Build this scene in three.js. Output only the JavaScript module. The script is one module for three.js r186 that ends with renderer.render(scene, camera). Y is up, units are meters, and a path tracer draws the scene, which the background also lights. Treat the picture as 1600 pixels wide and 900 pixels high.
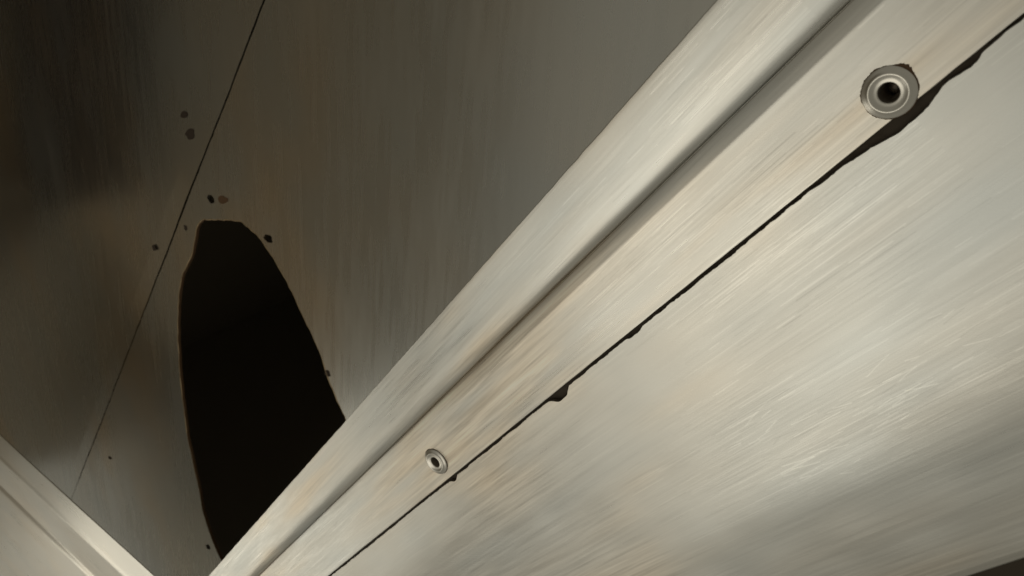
import * as THREE from 'three';
import { mergeGeometries, toCreasedNormals } from 'three/addons/utils/BufferGeometryUtils.js';
import { RectAreaLightUniformsLib } from 'three/addons/lights/RectAreaLightUniformsLib.js';

// ---------------------------------------------------------------- camera, light, exposure
// World: x runs along the folded rail (towards the near end), y is up out of the sheet metal, z across the rail.
const scene = new THREE.Scene();
const camera = new THREE.PerspectiveCamera(42.01, 16 / 9, 0.005, 20);
camera.position.set(0.03304, 0.14925, -0.0014);
camera.up.set(0.54532, -0.35973, -0.75711);
camera.lookAt(0.03304 - 0.65416, 0.14925 - 0.7474, -0.0014 - 0.11606);
camera.focus = 0.19;
camera.userData.fStop = 40;

const renderer = new THREE.WebGLRenderer({ antialias: true });
renderer.toneMapping = THREE.LinearToneMapping;
renderer.toneMappingExposure = 1.0;
renderer.shadowMap.enabled = true;
RectAreaLightUniformsLib.init();

scene.background = new THREE.Color().setRGB(0.212, 0.2, 0.162);   // dim room round the work

const LAMPS = [   // [name, position, aim, width, height, direction of the height, colour, intensity]
  ['ceiling_lamp', [-0.52, 0.95, 0.14], [-0.47, 0, 0.07], 0.66, 0.72, [-1, 0, -0.06], [1, 0.945, 0.8], 1.08],
  ['work_lamp', [-1.5, 0.52, -0.12], [-0.3, 0, -0.08], 0.5, 0.36, [0, 1, 0], [1, 0.94, 0.785], 1.42],
];
for (const [name, p, aim, w, h, up, c, k] of LAMPS) {
  const l = new THREE.RectAreaLight(new THREE.Color().setRGB(...c), k, w, h);
  l.name = name + '_glow'; l.position.set(...p); l.up.set(...up); l.lookAt(...aim); l.castShadow = true;
  scene.add(l);
}

// ---------------------------------------------------------------- helpers
const MM = 0.001;
let seed = 7;
const rnd = () => { seed = (seed + 0x6d2b79f5) | 0; let t = Math.imul(seed ^ (seed >>> 15), 1 | seed); t = (t + Math.imul(t ^ (t >>> 7), 61 | t)) ^ t; return ((t ^ (t >>> 14)) >>> 0) / 4294967296; };
const hash = (x, y, s) => { let h = Math.imul(x, 374761393) + Math.imul(y, 668265263) + Math.imul(s, 1442695041); h = Math.imul(h ^ (h >>> 13), 1274126177); h ^= h >>> 16; return (h >>> 0) / 4294967296; };
const mod = (a, n) => ((a % n) + n) % n;
const sm = (t) => t * t * (3 - 2 * t);
function vnoise(x, y, px, py, s) {                    // periodic value noise, -1..1
  const ix = Math.floor(x), iy = Math.floor(y), fx = sm(x - ix), fy = sm(y - iy);
  const x0 = mod(ix, px), x1 = mod(ix + 1, px), y0 = mod(iy, py), y1 = mod(iy + 1, py);
  const a = hash(x0, y0, s), b = hash(x1, y0, s), c = hash(x0, y1, s), d = hash(x1, y1, s);
  return (a + (b - a) * fx + (c + (d - c) * fx - a - (b - a) * fx) * fy) * 2 - 1;
}
const n1 = (x, s) => vnoise(x, 0.5, 4096, 4096, s);
const n2 = (x, y, s) => vnoise(x, y, 4096, 4096, s);
const smooth = (a, b, x) => { const t = Math.min(1, Math.max(0, (x - a) / (b - a))); return sm(t); };

// Brushed-metal maps: u runs along the brushing. Returns colour, roughness and bump textures of one grain.
function brushed(W, H, su, sv, s, { tone = 0.05, tint = 0.02, rough = 0.38, roughAmp = 0.1, scratches = [], kv = 1 }) {
  const oct = [[8, 60, 0.16], [18, 150 * kv, 0.34], [30, 250 * kv, 0.4], [5, 36, 0.16], [70, 480 * kv, 0.22]];
  const low = [[5, 4, 0.5], [11, 10, 0.3], [24, 20, 0.2]];
  const col = new Uint8Array(W * H * 4), rgh = new Uint8Array(W * H * 4), bmp = new Uint8Array(W * H * 4);
  const cv = document.createElement('canvas'); cv.width = W; cv.height = H;
  const g = cv.getContext('2d'); g.fillStyle = '#808080'; g.fillRect(0, 0, W, H);
  for (const q of scratches) { g.strokeStyle = q.c; g.lineWidth = q.w; g.beginPath(); g.moveTo(q.p[0], q.p[1]); g.quadraticCurveTo(q.p[2], q.p[3], q.p[4], q.p[5]); g.stroke(); }
  const sc = g.getImageData(0, 0, W, H).data;
  for (let y = 0; y < H; y++) for (let x = 0; x < W; x++) {
    const u = x / W, v = y / H, i = (y * W + x) * 4;
    let st = 0; for (let k = 0; k < oct.length; k++) { const [a, b, w] = oct[k]; st += w * vnoise(u * a + 0.37 * k, v * b, a, b, s + k); }
    let lo = 0, l2 = 0; for (let k = 0; k < low.length; k++) { const [a, b, w] = low[k]; lo += w * vnoise(u * a, v * b, a, b, s + 20 + k); l2 += w * vnoise(u * a, v * b, a, b, s + 40 + k); }
    const mark = (sc[i] - 128) / 128, tn = tint * (l2 > 0 ? 1.5 : 0.6) * l2;
    const patch = 0.35 + 1.1 * smooth(-0.25, 0.45, l2 + 0.3 * lo);   // brushing stands out in patches
    const t = 1 + tone * st * patch + tone * 0.16 * lo + mark * 0.25;
    col[i] = 255 * Math.min(1, 0.86 * t * (1 + tn)); col[i + 1] = 255 * Math.min(1, 0.86 * t); col[i + 2] = 255 * Math.min(1, 0.86 * t * (1 - 1.1 * tn)); col[i + 3] = 255;
    const r = rough + roughAmp * (0.6 * st + 0.7 * lo) - mark * 0.1;
    rgh[i] = rgh[i + 1] = rgh[i + 2] = 255 * Math.min(1, Math.max(0.05, r)); rgh[i + 3] = 255;
    bmp[i] = bmp[i + 1] = bmp[i + 2] = 255 * Math.min(1, Math.max(0, 0.5 + 0.4 * st + mark * 0.4)); bmp[i + 3] = 255;
  }
  const tex = (d) => { const t = new THREE.DataTexture(d, W, H); t.wrapS = t.wrapT = THREE.RepeatWrapping; t.magFilter = THREE.LinearFilter; t.minFilter = THREE.LinearFilter; t.repeat.set(1 / su, 1 / sv); t.needsUpdate = true; return t; };
  return { map: tex(col), roughnessMap: tex(rgh), bumpMap: tex(bmp) };
}
const dullMat = new THREE.MeshStandardMaterial({ color: new THREE.Color().setRGB(0.25, 0.215, 0.16), roughness: 0.75, side: THREE.DoubleSide });
const metal = (maps, rgb, bump, aniso, extra = {}) => new THREE.MeshPhysicalMaterial({ color: new THREE.Color().setRGB(...rgb), metalness: 1, roughness: 1, ...maps, bumpScale: bump, anisotropy: aniso, side: THREE.DoubleSide, ...extra });

// A closed sheet: fn(i, j) gives the top point in mm; the sheet is t mm thick downwards. The top is shaded smoothly, its cut sides on their own.
function slab(nu, nv, fn, t, uvf, cut = () => false) {
  const grid = (b) => {
    const P = [], UV = [], I = [];
    for (let i = 0; i <= nu; i++) for (let j = 0; j <= nv; j++) { const p = fn(i, j), q = uvf(i, j, p); P.push(p[0] * MM, (p[1] - b * t) * MM, p[2] * MM); UV.push(q[0], q[1]); }
    for (let i = 0; i < nu; i++) for (let j = 0; j < nv; j++) {
      if (cut(fn(i, j), fn(i + 1, j + 1))) continue;
      const a = i * (nv + 1) + j, d = a + 1, c = d + nv + 1, e = c - 1;
      if (b) I.push(a, c, d, a, e, c); else I.push(a, d, c, a, c, e);
    }
    const g = new THREE.BufferGeometry();
    g.setAttribute('position', new THREE.Float32BufferAttribute(P, 3)); g.setAttribute('uv', new THREE.Float32BufferAttribute(UV, 2)); g.setIndex(I); g.computeVertexNormals();
    return g;
  };
  const side = (pts) => {
    const P = [], UV = [], I = [];
    pts.forEach(([i, j], k) => { const p = fn(i, j), q = uvf(i, j, p); for (const d of [0, t]) { P.push(p[0] * MM, (p[1] - d) * MM, p[2] * MM); UV.push(q[0], q[1] + d * MM); } if (k) { const a = 2 * k - 2; I.push(a, a + 2, a + 3, a, a + 3, a + 1); } });
    const g = new THREE.BufferGeometry();
    g.setAttribute('position', new THREE.Float32BufferAttribute(P, 3)); g.setAttribute('uv', new THREE.Float32BufferAttribute(UV, 2)); g.setIndex(I); g.computeVertexNormals();
    return g;
  };
  const R = (n) => Array.from({ length: n + 1 }, (_, k) => k);
  return mergeGeometries([grid(0), grid(1), side(R(nu).map((i) => [i, 0])), side(R(nu).map((i) => [nu - i, nv])), side(R(nv).map((j) => [0, nv - j])), side(R(nv).map((j) => [nu, j]))]);
}
function mesh(name, geo, mat, parent = scene) {
  const m = new THREE.Mesh(geo, mat); m.name = name; m.castShadow = m.receiveShadow = true; parent.add(m); return m;
}
function thing(name, label, category, p = [0, 0, 0]) {
  const o = new THREE.Group(); o.name = name; o.position.set(p[0] * MM, p[1] * MM, p[2] * MM); o.userData = { label, category }; scene.add(o); return o;
}

// ---------------------------------------------------------------- materials
const TX = 0.42, TZ = 0.12;                                        // size of one repeat of the grain, metres
const scr = [];
const px = (x) => mod((x * MM) / TX, 1) * 2048, pz = (z) => mod((z * MM) / TZ, 1) * 1024;
for (const [x, z, n, l] of [[-61, 56, 9, 3], [-64, 47, 14, 7], [-45, 45, 14, 5], [-30, 42, 10, 5], [-75, 40, 10, 6], [-36, 52, 9, 4]]) for (let k = 0; k < n; k++) {
  const x0 = px(x + (rnd() - 0.5) * 22), z0 = pz(z + (rnd() - 0.5) * 9), L = l * 4.9 * (0.4 + rnd()), a = (rnd() - 0.5) * 1.1;
  scr.push({ c: rnd() < 0.75 ? 'rgba(255,255,255,0.36)' : 'rgba(40,40,40,0.3)', w: 0.8 + rnd() * 1.3, p: [x0, z0, x0 + L * 0.5, z0 + a * L * 0.6, x0 + L, z0 + a * L] });
}
// long fine brushing lines, gathered in patches
function brushLines(list, W, H, patches, per, kx, kz, l0, l1) {
  for (let q = 0; q < patches; q++) {
    const cx = rnd() * W, cz = rnd() * H, sx = W * (0.03 + 0.05 * rnd()), sz = H * (0.03 + 0.09 * rnd()), a = (rnd() - 0.5) * 0.02, light = rnd() < 0.68;
    for (let k = 0; k < per; k++) {
      const L = (l0 + rnd() * rnd() * (l1 - l0)) * kx, x = cx + (rnd() + rnd() - 1) * sx * 1.4, z = cz + (rnd() + rnd() - 1) * sz * 1.4, g = rnd() < (light ? 0.8 : 0.3) ? 255 : 20, t = a + (rnd() - 0.5) * 0.012;
      list.push({ c: 'rgba(' + g + ',' + g + ',' + g + ',' + (0.08 + 0.3 * rnd() * rnd()).toFixed(2) + ')', w: kz * (0.1 + 0.22 * rnd() * rnd()), p: [x, z, x + L / 2, z + t * L * 0.5, x + L, z + t * L] });
    }
  }
}
brushLines(scr, 2048, 1024, 170, 60, 4.9, 8.5, 3, 34);
const panelMaps = brushed(2048, 1024, TX, TZ, 11, { tone: 0.2, tint: 0.12, rough: 0.36, roughAmp: 0.1, scratches: scr });
const railScr = [];
for (let k = 0; k < 46; k++) { const x0 = rnd() * 2048, z0 = rnd() * 512, L = 30 + rnd() * 120; railScr.push({ c: rnd() < 0.6 ? 'rgba(255,255,255,0.3)' : 'rgba(30,30,30,0.3)', w: 0.7 + rnd(), p: [x0, z0, x0 + L / 2, z0 + (rnd() - 0.5) * 6, x0 + L, z0 + (rnd() - 0.5) * 8] }); }
brushLines(railScr, 2048, 512, 150, 48, 4.9, 8.5, 3, 40);
const railMaps = brushed(2048, 512, TX, 0.06, 71, { kv: 0.5, tone: 0.2, tint: 0.12, rough: 0.34, roughAmp: 0.1, scratches: railScr });
const backMaps = brushed(1024, 512, 0.5, 0.35, 131, { tone: 0.035, tint: 0.12, rough: 0.27, roughAmp: 0.08 });
const barMaps = brushed(1024, 512, 0.4, 0.15, 171, { tone: 0.02, tint: 0.05, rough: 0.3, roughAmp: 0.05 });
const STEEL = [0.72, 0.70, 0.655];
const panelMat = metal(panelMaps, STEEL, 0.000006, 0.55);
const railMat = metal(railMaps, STEEL, 0.000006, 0.5);
const backMat = metal({ map: backMaps.map, roughnessMap: backMaps.roughnessMap }, STEEL, 0, 0.15);
const barMat = metal({ map: barMaps.map, roughnessMap: barMaps.roughnessMap }, STEEL, 0, 0.3);
const rivetMat = new THREE.MeshPhysicalMaterial({ color: new THREE.Color().setRGB(0.66, 0.64, 0.6), metalness: 1, roughness: 0.33, side: THREE.DoubleSide });
const stemMat = new THREE.MeshStandardMaterial({ color: new THREE.Color().setRGB(0.42, 0.38, 0.33), metalness: 1, roughness: 0.6 });
const ringMat = new THREE.MeshStandardMaterial({ color: new THREE.Color().setRGB(0.085, 0.048, 0.024), roughness: 0.9, side: THREE.DoubleSide });
const grimeMat = new THREE.MeshStandardMaterial({ color: new THREE.Color().setRGB(0.03, 0.018, 0.01), roughness: 0.9, side: THREE.DoubleSide });
const rustMat = new THREE.MeshStandardMaterial({ color: new THREE.Color().setRGB(0.09, 0.046, 0.017), roughness: 0.85, side: THREE.DoubleSide });
const brownMat = new THREE.MeshStandardMaterial({ color: new THREE.Color().setRGB(0.05, 0.037, 0.024), roughness: 0.8, side: THREE.DoubleSide });
const rubberMat = new THREE.MeshStandardMaterial({ color: new THREE.Color().setRGB(0.025, 0.021, 0.018), roughness: 0.9, side: THREE.DoubleSide });

// ---------------------------------------------------------------- setting: surface below, cavity behind the opening
{
  const g = new THREE.BoxGeometry(3, 0.02, 3); const m = mesh('ground', g, brownMat); m.position.set(-0.4, -0.5, 0); m.userData.kind = 'structure';
}

// back sheets, 60 mm below the rail; seam parallel to the rail
const HB = -60;
const HOLE = [   // outline pieces (x along the rail, s up the sheet): blunt head, right side, hidden foot, left side
  [[-296.2, -82.7], [-286.2, -74.9], [-274.8, -65.5], [-266.1, -57.8]],
  [[-266.1, -57.8], [-261.0, -44.5], [-259.6, -26.4], [-261.7, -8.7], [-265.0, 7.5], [-268.4, 22.4], [-272.4, 31.8], [-276.6, 44.1], [-279.8, 56.2], [-284.5, 70.1], [-292.3, 85.7], [-306.6, 97.1]],
  [[-306.6, 97.1], [-368.8, 108.4], [-445.6, 100.9], [-493.7, 81.8]],
  [[-493.7, 81.8], [-498.8, 60.2], [-496.8, 42.0], [-486.5, 21.3], [-472.8, 6.5], [-451.9, -18.6], [-426.9, -40.0], [-400.2, -58.4], [-370.9, -73.7], [-349.4, -80.3], [-328.3, -80.3], [-315.0, -82.1], [-303.9, -84.5], [-296.2, -82.7]]];
const holePts = HOLE.flatMap((l) => new THREE.CatmullRomCurve3(l.map(([x, z]) => new THREE.Vector3(x, 0, z)), false, 'centripetal').getSpacedPoints(Math.round(l.length * 11)).slice(0, -1))
  .map((p, i) => [p.x + 0.45 * n1(i * 0.45, 301) + 0.7 * n1(i * 0.13, 302), p.z + 0.45 * n1(i * 0.5, 303)]);
const GR = Math.atan2(32, -44);                                      // direction of the polishing on the back sheets
function planarUv(geo) {
  const p = geo.attributes.position, uv = new Float32Array(p.count * 2), c = Math.cos(GR), s = Math.sin(GR);
  for (let i = 0; i < p.count; i++) { const x = p.getX(i), z = p.getZ(i); uv[i * 2] = x * c + z * s; uv[i * 2 + 1] = -x * s + z * c; }
  geo.setAttribute('uv', new THREE.BufferAttribute(uv, 2));
  return geo;
}
function plate(outline, holes, t) {                                  // outline and holes in mm (x, z); top face at y = 0
  const s = new THREE.Shape(outline.map(([x, z]) => new THREE.Vector2(x * MM, -z * MM)));
  for (const h of holes) s.holes.push(new THREE.Path(h.map(([x, z]) => new THREE.Vector2(x * MM, -z * MM))));
  const g = new THREE.ExtrudeGeometry(s, { depth: t * MM, bevelEnabled: false });
  g.rotateX(-Math.PI / 2); g.translate(0, -t * MM, 0);
  return planarUv(toCreasedNormals(g, 0.5));
}
const blob = (x, z, rx, rz, a, s, n = 14, j = 0.25) => Array.from({ length: n }, (_, k) => { const q = (k / n) * 2 * Math.PI, r = 1 + j * (hash(k, s, 9) * 2 - 1); const ex = Math.cos(q) * rx * r, ez = Math.sin(q) * rz * r; return [x + ex * Math.cos(a) - ez * Math.sin(a), z + ex * Math.sin(a) + ez * Math.cos(a)]; });
const soft = (l) => new THREE.CatmullRomCurve3(l.map(([x, z]) => new THREE.Vector3(x, 0, z)), true).getSpacedPoints(36).slice(0, -1).map((p) => [p.x, p.z]);
const SEAM = -99.1;
const TILT = 8 * Math.PI / 180;                                     // the sheets lean, their far side lower; s = 0 at z = -100
const onSheet = (s) => [-300, HB + s * Math.sin(TILT), -100 + s * Math.cos(TILT)];
const rightSheet = thing('back_sheet', 'dim steel sheet with the large pointed dark cut-out, behind the folded rail', 'metal sheet', onSheet(0));
const leftSheet = thing('back_sheet_001', 'dim steel sheet left of the thin slanting seam, behind the lower left bar', 'metal sheet', onSheet(-230));
rightSheet.rotation.x = leftSheet.rotation.x = -TILT;
{
  const seamZ = (x) => SEAM + 0.35 * n1(x * 0.05, 401) + 0.15 * n1(x * 0.3, 402);
  const edge = []; for (let x = -1000; x <= 120; x += 4) edge.push([x, seamZ(x)]);
  const at = (l, o) => l.map(([x, z]) => [x - o[0], z - o[1]]);
  const oR = [-300, 0], oL = [-300, -230];
  // right sheet with the cut-out and its drilled holes
  const gapR = edge.map(([x, z]) => [x, z + 0.5 + 0.25 * n1(x * 0.21, 403)]);
  const outR = [...gapR, [120, 90], [-1000, 90]];
  const inner = holePts.filter(([, z]) => z < 89.5);
  // the cut-out runs out under the rail: open it to the sheet's hidden edge
  const open = (() => { const l = [...gapR, [120, 90]]; const i0 = holePts.findIndex((p, i) => p[1] < 89.5 && holePts[mod(i - 1, holePts.length)][1] >= 89.5);
    const run = []; for (let k = 0; k < holePts.length; k++) { const p = holePts[mod(i0 + k, holePts.length)]; if (p[1] >= 89.5) break; run.push(p); }
    const seq = run[0][0] > run[run.length - 1][0] ? run : run.reverse(); l.push([seq[0][0], 90], ...seq, [seq[seq.length - 1][0], 90], [-1000, 90]); return l; })();
  const drilled = [blob(-279.4, -83.3, 3.2, 2.2, 0.9, 1), blob(-254.1, -38.3, 3.6, 2.2, 0.8, 2)];
  mesh('sheet', plate(at(open, oR), drilled.map((b) => at(b, oR)), 1.5), backMat, rightSheet);
  // rusty sawn edge of the cut-out, a thin lip standing in the opening
  const P = [], I = [];
  const run = inner; const L = holePts.length;
  const ring = holePts.map(([x, z], i) => { const a = holePts[mod(i - 1, L)], b = holePts[mod(i + 1, L)]; const tx = b[0] - a[0], tz = b[1] - a[1], l = Math.hypot(tx, tz) || 1; return [x, z, -tz / l, tx / l]; });
  const area = holePts.reduce((s, p, i) => { const q = holePts[mod(i + 1, L)]; return s + p[0] * q[1] - q[0] * p[1]; }, 0), sg = area > 0 ? 1 : -1;
  for (let i = 0; i < L; i++) { const [x, z, nx, nz] = ring[i]; const w = 0.25; for (const [o, y] of [[0.0, 0.06], [w, -0.2], [w, -1.7]]) P.push((x + nx * o * sg - oR[0]) * MM, y * MM, (z + nz * o * sg - oR[1]) * MM); }
  for (let i = 0; i < L; i++) { const k = mod(i + 1, L); if (holePts[i][1] > 89 || holePts[k][1] > 89) continue; for (let r = 0; r < 2; r++) { const a = i * 3 + r, b = k * 3 + r; I.push(a, b, b + 1, a, b + 1, a + 1); } }
  const g = new THREE.BufferGeometry(); g.setAttribute('position', new THREE.Float32BufferAttribute(P, 3)); g.setIndex(I); g.computeVertexNormals();
  const lip = mesh('cut_edge', g, rustMat, rightSheet); lip.userData.label = 'thin rusty sawn edge round the dark cut-out';
  const B = [], BI = [];
  for (let i = 0; i < L; i++) { const [x, z, nx, nz] = ring[i], h = 0.04 + 0.2 * Math.max(0, n1(i * 0.23, 321)); for (const [o, y] of [[-0.45 - 0.2 * n1(i * 0.3, 322), 0.02], [-0.25, h], [0.12, h - 0.1], [0.2, -0.3]]) B.push((x + nx * o * sg - oR[0]) * MM, y * MM, (z + nz * o * sg - oR[1]) * MM); }
  for (let i = 0; i < L; i++) { const k = mod(i + 1, L); if (holePts[i][1] > 88.5 || holePts[k][1] > 88.5) continue; for (let r = 0; r < 3; r++) { const a = i * 4 + r, b = k * 4 + r; BI.push(a, b, b + 1, a, b + 1, a + 1); } }
  const bg = new THREE.BufferGeometry(); bg.setAttribute('position', new THREE.Float32BufferAttribute(B, 3)); bg.setIndex(BI); bg.computeVertexNormals();
  mesh('burr', bg, new THREE.MeshStandardMaterial({ color: new THREE.Color().setRGB(0.42, 0.32, 0.19), metalness: 0.7, roughness: 0.55, side: THREE.DoubleSide }), rightSheet);
  // left sheet, its edge slightly raised along the seam
  const zs = [-460, -330, -240, -160, -28, -16, -14, -13.2, -12.6, -10, -6, -2.5].map((v, k) => (k < 4 ? v : SEAM + v)).concat([0]);
  const NX = 280;
  const gl = slab(NX, zs.length - 1, (i, j) => { const x = -1000 + 1120 * (i / NX); const z = j === zs.length - 1 ? seamZ(x) - 0.45 - 0.75 * smooth(-800, -560, x) * (1 - smooth(-310, -280, x)) - 0.35 * smooth(-420, -300, x) * (1 - smooth(-300, -250, x)) : zs[j];
    return [x + 300, 0.15 - 0.06 * Math.max(0, z - (SEAM - 13)) * smooth(-800, -560, x) * (1 - smooth(-310, -280, x)), z + 230]; }, 1.2, () => [0, 0]);
  mesh('sheet', planarUv(gl), backMat, leftSheet);
  // rust specks
  const speck = (parent, o, x, z, rx, rz, m, s, y) => { mesh('rust_speck', plate(at(soft(blob(x, z, rx, rz, 0.6, s, 11, 0.28)), o), [], 0.1), m, parent).position.y = y * MM; };
  speck(leftSheet, oL, -263.7, -114.0, 4.6, 2.3, grimeMat, 3, 0.34);
  speck(leftSheet, oL, -259.2, -123.5, 3.4, 1.6, grimeMat, 5, 0.34);
  speck(leftSheet, oL, -358.6, -109.6, 2.2, 1.8, grimeMat, 4, 0.85);
  for (const [x, z, rx, rz, m, q] of [[-270.1, -75.9, 5.2, 2.0, rustMat, 6], [-271.5, 31.2, 2.2, 1.8, grimeMat, 7], [-508.2, 40.0, 3, 2, grimeMat, 8], [-601.3, -75.5, 3, 1.3, rustMat, 9], [-316.2, -92.4, 1.8, 1.4, grimeMat, 10]]) speck(rightSheet, oR, x, z, rx, rz, m, q, 0.14);
}
// rust-brown hollow seen through the cut-out, and the sides of the box that the back sheets mirror
{
  const t = thing('cavity_liner', 'deep unlit hollow behind the pointed cut-out in the back sheet', 'liner', [-430, -440, -100]);
  mesh('liner_floor', new THREE.BoxGeometry(0.7, 0.004, 0.4), dullMat, t);
  for (const z of [-0.2, 0.2]) mesh('liner_side', new THREE.BoxGeometry(0.7, z < 0 ? 0.345 : 0.37, 0.004), dullMat, t).position.set(0, z < 0 ? 0.1755 : 0.188, z);
  for (const x of [-0.352, 0.352]) mesh('liner_side', new THREE.BoxGeometry(0.004, 0.345, 0.404), dullMat, t).position.set(x, 0.1755, 0);
  const w = mesh('wall', new THREE.BoxGeometry(1.1, 0.044, 0.0015), backMat); w.position.set(-0.44, -0.0245, -0.004); w.userData.kind = 'structure';
  const side = new THREE.Shape([[0.1, -0.14], [0.1, 0.2], [-0.4, 0.48], [-0.75, 0.68], [-1.45, 1.0], [-1.45, -0.14]].map(([x, y]) => new THREE.Vector2(x, y)));
  const v = mesh('wall_001', new THREE.ExtrudeGeometry(side, { depth: 0.004, bevelEnabled: false }), dullMat); v.position.set(0, 0, -0.502); v.userData.kind = 'structure';
}
// dark rubber flap on the side of the box, outside the picture: the left back sheet mirrors it
{
  const t = thing('cover_flap', 'dark rubber flap mirrored as the dim patch in the upper left back sheet', 'flap', [-470, -24, -472]);
  t.rotation.z = -0.18;
  mesh('flap_plate', new THREE.BoxGeometry(0.36, 0.1, 0.006), rubberMat, t);
  mesh('flap_rim', new THREE.BoxGeometry(0.36, 0.006, 0.012), rubberMat, t).position.set(0, 0.047, 0.009);
}

// ---------------------------------------------------------------- steel panel right of the joint
const X0 = -640, X1 = 90;
{
  const panel = thing('steel_panel', 'wide brushed steel panel filling the lower right, scuffed, beside the dark joint', 'metal panel', [-60, 0, 45]);
  const notch = (x) => 1.5 * smooth(-17, -3, x) * (1 - smooth(2, 8, x)) * (1 + 0.25 * n1(x * 0.35, 501)) + 1.8 * smooth(-114.6, -111.5, x) * (1 - smooth(-108.5, -104.5, x)) + 1.1 * smooth(-173.5, -171, x) * (1 - smooth(-170, -167.5, x)) + 0.55 * smooth(7, 12, x) * (1 - smooth(12.2, 14.5, x)) + 0.5 * smooth(-80, -79, x) * (1 - smooth(-76, -73, x));
  const edge = (x) => 4.75 + notch(x) + 0.16 * n1(x * 0.16, 502) + 0.14 * n1(x * 0.55, 503) + 0.11 * n1(x * 1.7, 504) + 0.07 * n1(x * 3.3, 505) - 0.25 * smooth(9, 16, x);
  const zs = [0, 0.07, 0.14, 0.5, 1, 1.8, 2.8, 4, 5.2, 6.5, 8, 9.5, 11]; const fixed = []; for (let z = 18; z < 86; z += 2) fixed.push(z);
  const R = 3.2, arc = []; for (let k = 0; k <= 8; k++) { const a = (k / 8) * Math.PI / 2; arc.push([86.6 + R * Math.sin(a), -R * (1 - Math.cos(a))]); }
  const wave = (x, z) => 0.22 * n2(x * 0.03, z * 0.05, 511) + 0.05 * n2(x * 0.09, z * 0.11, 512) - 0.026 * Math.max(0, z - 50) * smooth(50, 68, z);
  const nv = zs.length + fixed.length + arc.length, NX = 800;
  const xs = Array.from({ length: NX + 1 }, (_, i) => { const s = i / NX; return s < 0.2 ? X0 + (s / 0.2) * (-300 - X0) : -300 + ((s - 0.2) / 0.8) * (X1 + 300); });
  const drop = 30;
  const g = slab(NX, nv, (i, j) => {
    const x = xs[i]; let z, y;
    if (j < zs.length) { z = edge(x) + (17 - edge(x)) * (zs[j] / 12); y = -0.35 + wave(x, z) - (j === 0 ? 0.08 : 0); }
    else if (j < zs.length + fixed.length) { z = fixed[j - zs.length]; y = -0.35 + wave(x, z); }
    else if (j < nv) { const a = arc[j - zs.length - fixed.length]; z = a[0]; y = -0.35 + wave(x, 86.6) + a[1]; }
    else { z = arc[arc.length - 1][0]; y = -0.35 + wave(x, 86.6) - drop; }
    return [x + 60, y, z - 45];
  }, 1.2, (i, j, p) => [(p[0] - 60) * MM, (p[2] + 45 + (j === nv ? 12 : 0)) * MM]);
  mesh('sheet', g, panelMat, panel);
}
// grimy backing strip at the bottom of the joint
{
  const t = thing('backing_strip', 'grimy dark brown backing at the bottom of the joint between rail and panel', 'backing strip', [-270, -2.0, 6]);
  const NX = 900;
  mesh('strip', slab(NX, 14, (i, j) => { const x = -640 + 730 * (i / NX); return [x + 270, 0.35 * n2(x * 0.4, j * 0.9, 521) + 0.3 * n2(x * 1.3, j * 1.7, 522), -5 + j * 0.97]; }, 0.8, () => [0, 0]), brownMat, t);
}

// ---------------------------------------------------------------- folded rail with its groove and rivets
const rail = thing('folded_rail', 'long folded steel rail with a groove and two rivets crossing the picture diagonally', 'metal rail', [-171.5, 0, -15]);
{
  const prof = [[-34.4, -9], [-34.6, -1], [-34.6, 0.3], [-34.57, 0.38], [-34.5, 0.42], [-34.3, 0.43], [-33, 0.4], [-28, 0.18], [-24.5, 0.03], [-22.5, -0.06], [-21, -0.2], [-19.6, -0.46], [-18.4, -0.82], [-17.5, -1.2], [-16.95, -1.46], [-16.84, -1.53], [-16.8, -1.62], [-16.72, -2.0], [-16.52, -2.0], [-16.48, -0.62], [-16.44, -0.46], [-16.2, -0.36], [-15.4, -0.23], [-14.6, -0.135], [-13.9, -0.065], [-13.4, -0.02], [-13.1, 0.01], [-12.85, 0.035], [-12.6, 0.05], [-12.3, 0.05], [-11.8, 0.03], [-11.2, 0.015], [-10, 0.005], [-9, 0.01], ...Array.from({ length: 17 }, (_, k) => [-7 + 0.6 * k, 0]), [3.7, 0], [3.9, -0.02], [3.97, -0.07], [4, -0.2], [4, -1]];
  const NX = 760;
  let arc = 0; const sv = prof.map((p, k) => (k ? (arc += Math.hypot(p[0] - prof[k - 1][0], p[1] - prof[k - 1][1])) : 0));
  const g = slab(NX, prof.length - 1, (i, j) => {
    const x = X0 + (X1 - X0) * (i / NX); const [z, y] = prof[j];
    const w = y > -1 ? 0.07 * n2(x * 0.045, z * 0.12, 531) : 0;
    return [x + 171.5, y + w, z + 15 + (0.08 * n1(x * 0.3, 532) + 0.07 * n1(x * 1.1, 534)) * (j < 6 ? 1 : 0) + (j > prof.length - 4 ? 0.07 * n1(x * 0.4, 533) : 0)];
  }, 1.2, (i, j, p) => [(p[0] - 171.5) * MM, sv[j] * MM],
    (p, q) => [[0, -0.1], [-171.5, -2.9]].some(([x, z]) => Math.hypot((p[0] + q[0]) / 2 - 171.5 - x, (p[2] + q[2]) / 2 - 15 - z) < 3));
  mesh('sheet', g, railMat, rail);
}
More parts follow.
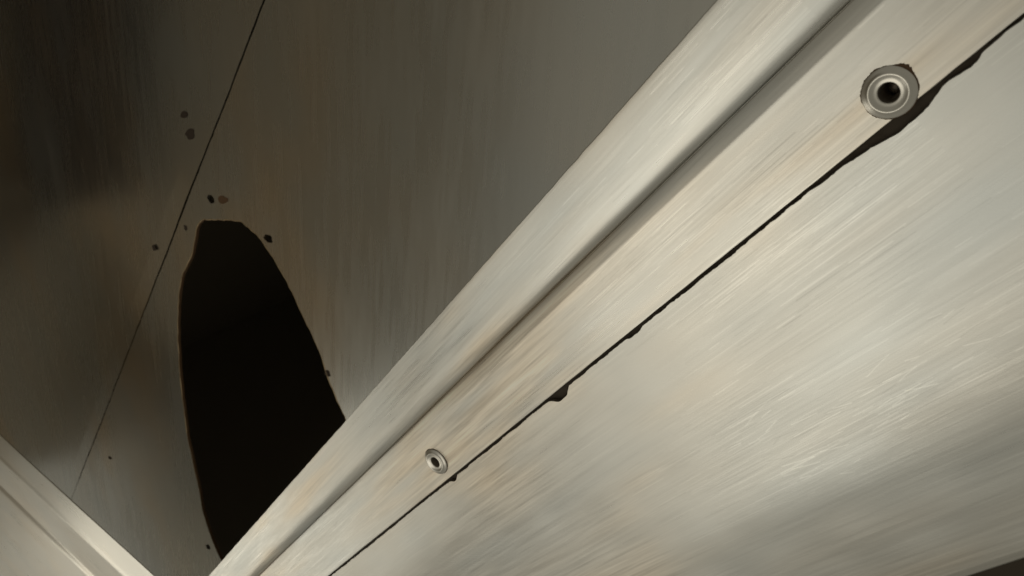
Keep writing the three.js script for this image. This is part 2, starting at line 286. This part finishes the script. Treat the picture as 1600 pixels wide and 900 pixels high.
function rivet(x, z, s) {
  const lathe = (q) => new THREE.LatheGeometry(q.map(([a, b]) => new THREE.Vector2(a * MM, b * MM)), 56);
  const r = mesh('rivet', lathe([[4.62, -0.3], [4.66, 0.1], [4.62, 0.26], [4.5, 0.38], [4.25, 0.5], [3.95, 0.64], [3.72, 0.78], [3.54, 0.93], [3.4, 1.0], [3.22, 1.0], [3.0, 0.9], [2.65, 0.72], [2.3, 0.64], [2.0, 0.62], [1.88, 0.58], [1.8, 0.46]]), rivetMat, rail);
  r.position.set((x + 171.5) * MM, 0, (z + 15) * MM);
  mesh('rivet_bore', lathe([[1.8, 0.46], [1.78, 0.2], [1.7, -9], [0.001, -9]]), stemMat, r);
  mesh('rivet_stem', new THREE.SphereGeometry(1.3 * MM, 20, 10, 0, 2 * Math.PI, 0, Math.PI / 2), stemMat, r).position.y = -7 * MM;
  // uneven ring of dirt caught round the head
  const out = Array.from({ length: 144 }, (_, k) => { const q = (k / 144) * 2 * Math.PI, rr = 4.74 + 0.12 * n1(k * 0.17, 600 + s) + 0.1 * n1(k * 0.9, 610 + s); return [rr * Math.cos(q), rr * Math.sin(q)]; });
  if (s === 1) for (let k = 0; k < 144; k++) { const q = (k / 144) * 360, d = Math.min(Math.abs(q - 342), 360 - Math.abs(q - 342)); if (d < 24) { const f = 1 + 0.15 * (1 - d / 24) * (0.75 + 0.5 * hash(k, 3, 3)); out[k] = out[k].map((v) => v * f); } }
  const inn = Array.from({ length: 40 }, (_, k) => [4.3 * Math.cos((k / 40) * 2 * Math.PI), 4.3 * Math.sin((k / 40) * 2 * Math.PI)]);
  mesh('dirt_ring', plate(out, [inn], 0.1), ringMat, r).position.y = 0.12 * MM;
  return r;
}
rivet(0, -0.1, 1).userData.label = 'nearer rivet with dark hollow centre and dirt round its head';
rivet(-171.5, -2.9, 2).userData.label = 'farther rivet with a shallow bright head';

// ---------------------------------------------------------------- frame bar at the lower left
{
  const a = new THREE.Vector3(-532.06, 0, -206.61), b = new THREE.Vector3(-452.57, 0, -59.18);
  const dir = b.clone().sub(a).normalize(), ang = Math.atan2(-dir.z, dir.x);
  const bar = thing('frame_bar', 'smooth pale steel frame bar with a ridge, cutting across the lower left corner', 'metal bar', [-492.3, 0, -132.9]);
  bar.rotation.y = ang;
  // profile across the bar: v grows away from the opening
  const prof = [[0, -0.2], [0.25, -0.05], [0.9, 0], [8, 0.12], [16, 0.3], [23, 0.5], [25, 0.58], [27, 0.8], [28.5, 0.88], [30, 0.82], [36, 0.4], [50, -0.5], [62, -1.25], [70, -1.7], [71, -1.66], [73, -1.3], [75, -0.92], [76.5, -0.77], [78, -0.74], [84, -0.76], [120, -0.95], [260, -1.6]];
  let s = 0; const sv = prof.map((p, k) => (k ? (s += Math.hypot(p[0] - prof[k - 1][0], p[1] - prof[k - 1][1])) : 0));
  const NX = 60;
  mesh('sheet', slab(NX, prof.length - 1, (i, j) => { const v = prof[j][0], end = (97.2 - 0.475 * Math.max(v, 0)) / 0.88; return [-420 + (420 + end) * (i / NX), prof[j][1] + 0.12 * n2(i * 0.35, v * 0.03, 541), v]; }, 0.3, (i, j, p) => [p[0] * MM, sv[j] * MM]), barMat, bar);
}

// the two soft lamps that the sheets mirror, well outside the picture
const LAMP_LABELS = ['wide square lamp overhead mirrored in the front steel', 'lower lamp facing along the rail mirrored in the frame bar'];
LAMPS.forEach(([name, p, aim, w, h, up, c], i) => {
  const t = thing(name, LAMP_LABELS[i], 'lamp', p.map((v) => v * 1000));
  t.up.set(...up); t.lookAt(...aim);
  mesh('diffuser', new THREE.BoxGeometry(w, h, 0.004), new THREE.MeshStandardMaterial({ color: new THREE.Color().setRGB(0.6, 0.58, 0.52), roughness: 0.6, emissive: new THREE.Color().setRGB(...c), emissiveIntensity: 0.2 }), t).position.z = -0.006;
  mesh('housing', new THREE.BoxGeometry(w + 0.03, h + 0.03, 0.04), dullMat, t).position.z = -0.03;
});

renderer.render(scene, camera);
